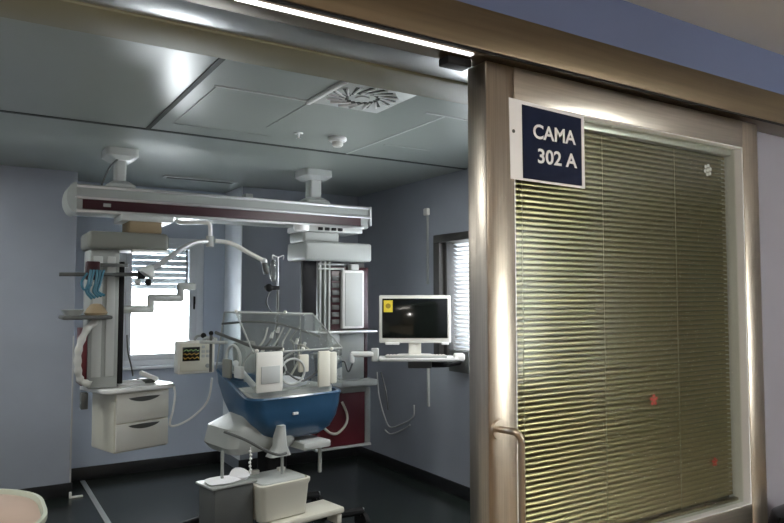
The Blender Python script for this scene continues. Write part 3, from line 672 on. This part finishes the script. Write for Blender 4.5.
for k_ in range(4):
    a_ = PI/2*k_+.4; MB().cyl((1.84,4.48,.07), (1.84+.24*math.cos(a_),4.48+.24*math.sin(a_),.02), .012, 10).build('foot', 'mgrey', iv)

# ================================================================== PATIENT MONITOR by the window
pm = thing('patient_monitor', 'small cream patient monitor with dark screen held in front of the window', 'monitor', (1.27,4.46,.99))
MB().box((1.148,4.46,.995), (1.392,4.56,1.208), .012).build('housing', 'offw', pm)
MB().box((1.163,4.453,1.012), (1.378,4.461,1.194), .004).build('bezel', 'cream', pm)
MB().box((1.176,4.449,1.080), (1.288,4.454,1.170), .002).build('screen', 'screen', pm)
for i, c in ((0,'trace'), (1,'amber'), (2,'amber')):
    MB().tube([(1.182+.01*k_, 4.4485, 1.150-.025*i+.006*((k_*7+i)%3-1)) for k_ in range(11)], .0012, 6, 0).build('trace', c, pm)
for i in range(5): MB().box((1.300+.015*(i%2)*2,4.449,1.10+.03*(i//2)), (1.322+.015*(i%2)*2,4.455,1.118+.03*(i//2)), .002).build('button', 'lgrey', pm)
MB().cyl((1.34,4.445,1.045), (1.34,4.456,1.045), .014, 16).build('control_knob', 'mgrey', pm)
MB().tube([(1.27,4.52,1.208), (1.29,4.52,1.235), (1.34,4.50,1.235), (1.36,4.50,1.208)], .008, 8).build('handle', 'mgrey', pm)
MB().tube([(1.325,4.52,1.20), (1.33,4.45,1.225), (1.36,4.35,1.225), (1.30,4.18,1.225)], .011, 10).build('mounting_arm', 'lgrey', pm)
MB().sph((1.325,4.50,1.24), .018).build('clamp_knob', 'black', pm)

# ================================================================== COMPUTER on the right wall
CP = Vector((2.70,4.03,0)); CRZ = -YAW; WM = Matrix.Translation(CP) @ Matrix.Rotation(CRZ, 4, 'Z')
cs = thing('keyboard_shelf', 'wall-mounted pale shelf bracketed to the right wall under the computer screen', 'shelf', CP+Vector((0,0,1.06)), CRZ)
MB().box((-.255,-.14,1.056), (.30,.06,1.074), .006, mtx=WM).build('shelf_board', 'white', cs)
MB().box((-.245,-.135,1.048), (.29,.055,1.057), .003, mtx=WM).build('underside', 'mgrey', cs)
MB().box((-.05,-.02,.99), (.12,.06,1.048), .008, mtx=WM).build('shelf_block', 'dgrey', cs)
a = MB(); a.tube([WM @ Vector((.04,.04,1.015)), WM @ Vector((.20,.06,1.01)), Vector((3.04,4.02,1.01)), Vector((3.145,4.08,1.01))], .022, 12); a.build('wall_arm', 'black', cs)
MB().box((3.128,3.96,.93), (3.149,4.20,1.09), .004).build('wall_plate', 'dgrey', cs)
MB().box((.27,-.12,1.05), (.345,-.02,1.10), .012, mtx=WM).build('shelf_end_grip', 'white', cs)
mon = thing('computer_monitor', 'flat computer monitor with pale frame and black screen on the wall shelf', 'monitor', CP+Vector((0,0,1.075)), CRZ)
MB().box((-.255,-.03,1.17), (.255,.015,1.508), .010, mtx=WM).build('frame', 'offw', mon)
MB().box((-.232,-.034,1.205), (.232,-.028,1.485), .003, mtx=WM).build('screen', 'screen', mon)
MB().box((-.14,.012,1.22), (.14,.045,1.45), .012, mtx=WM).build('rear_cover', 'lgrey', mon)
MB().box((-.045,-.005,1.09), (.045,.02,1.21), .006, mtx=WM).build('stand_neck', 'offw', mon)
MB().loft([[WM @ p for p in rrect(0,0,.13*s_,.055*s_,.03,z)] for s_, z in ((1,1.0745), (1,1.084), (.9,1.09))]).build('stand_foot', 'offw', mon)
for x in (-.21, -.16, .19): MB().box((x,-.040,1.158), (x+.05,-.01,1.176), .004, mtx=WM).build('edge_clip', 'white', mon)
ys = MB(); ys.box((-.222,-.0355,1.388), (-.158,-.0343,1.472), 0, mtx=WM); yo = ys.build('warning_sticker', 'yellow')
tag(yo, 'square yellow sticker on the top left corner of the black computer screen', 'sticker')
MB().cyl(WM @ Vector((-.19,-.0362,1.432)), WM @ Vector((-.19,-.0352,1.432)), .018, 18).build('printed_dot', 'dyellow', yo)
kb = thing('computer_keyboard', 'pale low keyboard lying on the wall shelf before the monitor', 'keyboard', CP+Vector((0,0,1.075)), CRZ)
MB().box((-.21,-.135,1.0745), (.22,-.062,1.090), .005, mtx=WM).build('case', 'lgrey', kb)
kk = MB()
for r in range(4):
    for c in range(18):
        kk.box((-.20+.0228*c,-.130+.016*r,1.0895), (-.182+.0228*c,-.118+.016*r,1.0945), 0, mtx=WM)
kk.build('keys', 'offw', kb)
ms = thing('barcode_scanner', 'white hooked holder sticking out at the left end of the wall shelf', 'scanner', WM @ Vector((-.36,-.05,1.06)), CRZ)
MB().box((-.455,-.07,1.075), (-.29,-.02,1.112), .012, 3, mtx=WM).build('body', 'white', ms)
MB().box((-.46,-.07,1.03), (-.428,-.02,1.10), .010, 3, mtx=WM).build('grip', 'white', ms)
MB().box((-.31,-.065,1.04), (-.2565,-.0,1.135), .010, 3, mtx=WM).build('holder', 'lgrey', ms)
cbl = MB(); cbl.tube([WM @ Vector((-.44,-.045,1.03)), WM @ Vector((-.47,-.04,.97)), WM @ Vector((-.50,-.03,1.04)), WM @ Vector((-.55,0,1.02))], .006, 8)
tag(cbl.build('scanner_cable', 'dgrey'), 'short dark cable dangling at the left of the white holder', 'cable')
# wall cables and trunking
def wpt(x, y, off=.012): p = atX(x, y, XR-off); return p
for j, (pts, m_, lab) in enumerate((
    ([(377,372),(379,395),(384,415),(390,427),(402,424),(413,417),(414,405)], 'lgrey', 'pale cable loop hanging low on the right wall, rising at its right end'),
    ([(381,372),(386,392),(388,410)], 'dgrey', 'dark cable hanging on the right wall below the white holder'),
    ([(385,430),(391,434),(402,430),(410,425)], 'lgrey', 'short pale cable sagging below the wall cable loop'))):
    c = MB(); c.tube([wpt(*p) for p in pts], .006, 8); tag(c.build('wall_cable', m_), lab, 'cable')
p = wpt(428, 365, 0); 
tr = MB(); tr.box((XR-.018,p.y-.03,.62), (XR,p.y-.005,1.02), .004); tag(tr.build('cable_trunking', 'lgrey'), 'pale vertical cable trunking on the right wall below the computer', 'cable trunking')
p = wpt(428, 212, 0)
sn = thing('wall_sensor', 'small pale box high on the right wall above the computer', 'sensor', p)
MB().box((XR-.03,p.y-.03,p.z-.03), (XR,p.y+.03,p.z+.03), .008).build('casing', 'offw', sn)
MB().box((XR-.012,p.y-.010,1.60), (XR,p.y+.010,p.z-.03), .003).build('conduit', 'mgrey', sn)
# door stop at pier corner
ds = thing('door_stop', 'small white bracket foot on the floor at the pier corner', 'bracket', (.69,5.62,0))
MB().box((.67,5.60,0.0), (.76,5.625,.012), .003).build('foot_plate', 'offw', ds)
MB().box((.665,5.60,.0), (.682,5.625,.045), .004).build('upright', 'offw', ds)

# ================================================================== FOREGROUND CART (left) and bin (right)
fc = thing('medical_cart', 'rounded beige-topped cart with pale raised rim in the near left corner', 'cart', (-.185,2.20,0))
def ering(cx, cy, hx, hy, r, z): return rrect(cx, cy, hx, hy, r, z, 12)
ccx, ccy, chx, chy = -.185, 2.20, .385, .30
MB().loft([ering(ccx,ccy,chx-.01,chy-.01,.24,.875), ering(ccx,ccy,chx,chy,.25,.89), ering(ccx,ccy,chx,chy,.25,.905), ering(ccx,ccy,chx-.010,chy-.010,.24,.906), ering(ccx,ccy,chx-.014,chy-.014,.236,.89)]).build('rim', 'rim', fc)
MB().loft([ering(ccx,ccy,chx-.016,chy-.016,.234,.870), ering(ccx,ccy,chx-.016,chy-.016,.234,.893), ering(ccx,ccy,chx-.05,chy-.05,.20,.902)]).build('cart_top', 'pink', fc)
cbd = MB().box((ccx-.33,ccy-.20,.16), (ccx+.30,ccy+.20,.86), .02).build('body', 'cream', fc)
for i in range(4): MB().box((ccx-.30,ccy-.208,.20+.165*i), (ccx+.27,ccy-.198,.35+.165*i), .006).build('drawer', 'offw', cbd)
for sx in (-1, 1):
    for sy in (-1, 1):
        MB().cyl((ccx+sx*.26-.015,ccy+sy*.16,.055), (ccx+sx*.26+.015,ccy+sy*.16,.055), .055, 18).build('castor', 'black', fc)
        MB().box((ccx+sx*.26-.02,ccy+sy*.16-.02,.09), (ccx+sx*.26+.02,ccy+sy*.16+.02,.162), .004).build('castor_fork', 'alu', fc)
wb_ = thing('pedal_bin', 'black pedal bin standing against the corridor wall right of the door', 'bin', (2.45,1.235,0))
MB().lathe((2.45,1.235,0), [(.001,.0), (.12,.0), (.128,.03), (.132,.66), (.12,.66), (.001,.66)]).build('body', 'black', wb_)
MB().lathe((2.45,1.235,0), [(.001,.662), (.134,.662), (.136,.70), (.12,.755), (.07,.785), (.001,.79)]).build('lid', 'blackg', wb_)
MB().box((2.41,1.06,.015), (2.49,1.13,.03), .006).build('pedal', 'alu', wb_)

# ================================================================== LIGHT
wd = bpy.data.worlds.new('World'); SC.world = wd; wd.use_nodes = True
bg = wd.node_tree.nodes['Background']; bg.inputs['Color'].default_value = (.93,.97,1,1); bg.inputs['Strength'].default_value = 26.0

fl = bpy.data.lights.new('camera_flash', 'POINT'); fl.energy = 20; fl.shadow_soft_size = .04; fl.color = (1,.96,.9)
fo = bpy.data.objects.new('camera_flash', fl); C.objects.link(fo); fo.location = (-.03,.02,1.60)
cam = bpy.data.cameras.new('Camera'); co = bpy.data.objects.new('Camera', cam); C.objects.link(co)
cam.sensor_width = 36; cam.lens = FPX/784*36; cam.clip_start = .02
co.location = (0,0,CAMH); co.rotation_euler = (PI/2+PIT, 0, -YAW)
SC.camera = co
SC.view_settings.view_transform = 'Standard'; SC.view_settings.look = 'None'
SC.view_settings.exposure = 0; SC.view_settings.gamma = 1
for _n, _g in (('flower_sticker', 'flower stickers on the door glass'), ('examination_lamp', 'examination lamps under the supply beam'),
               ('equipment_column', 'equipment columns under the supply beam'), ('wall_cable', 'cables on the right wall'), ('ceiling_light', 'ceiling luminaires')):
    for _o in bpy.data.objects:
        if _o.parent is None and _o.name.split('.')[0] == _n: _o['group'] = _g
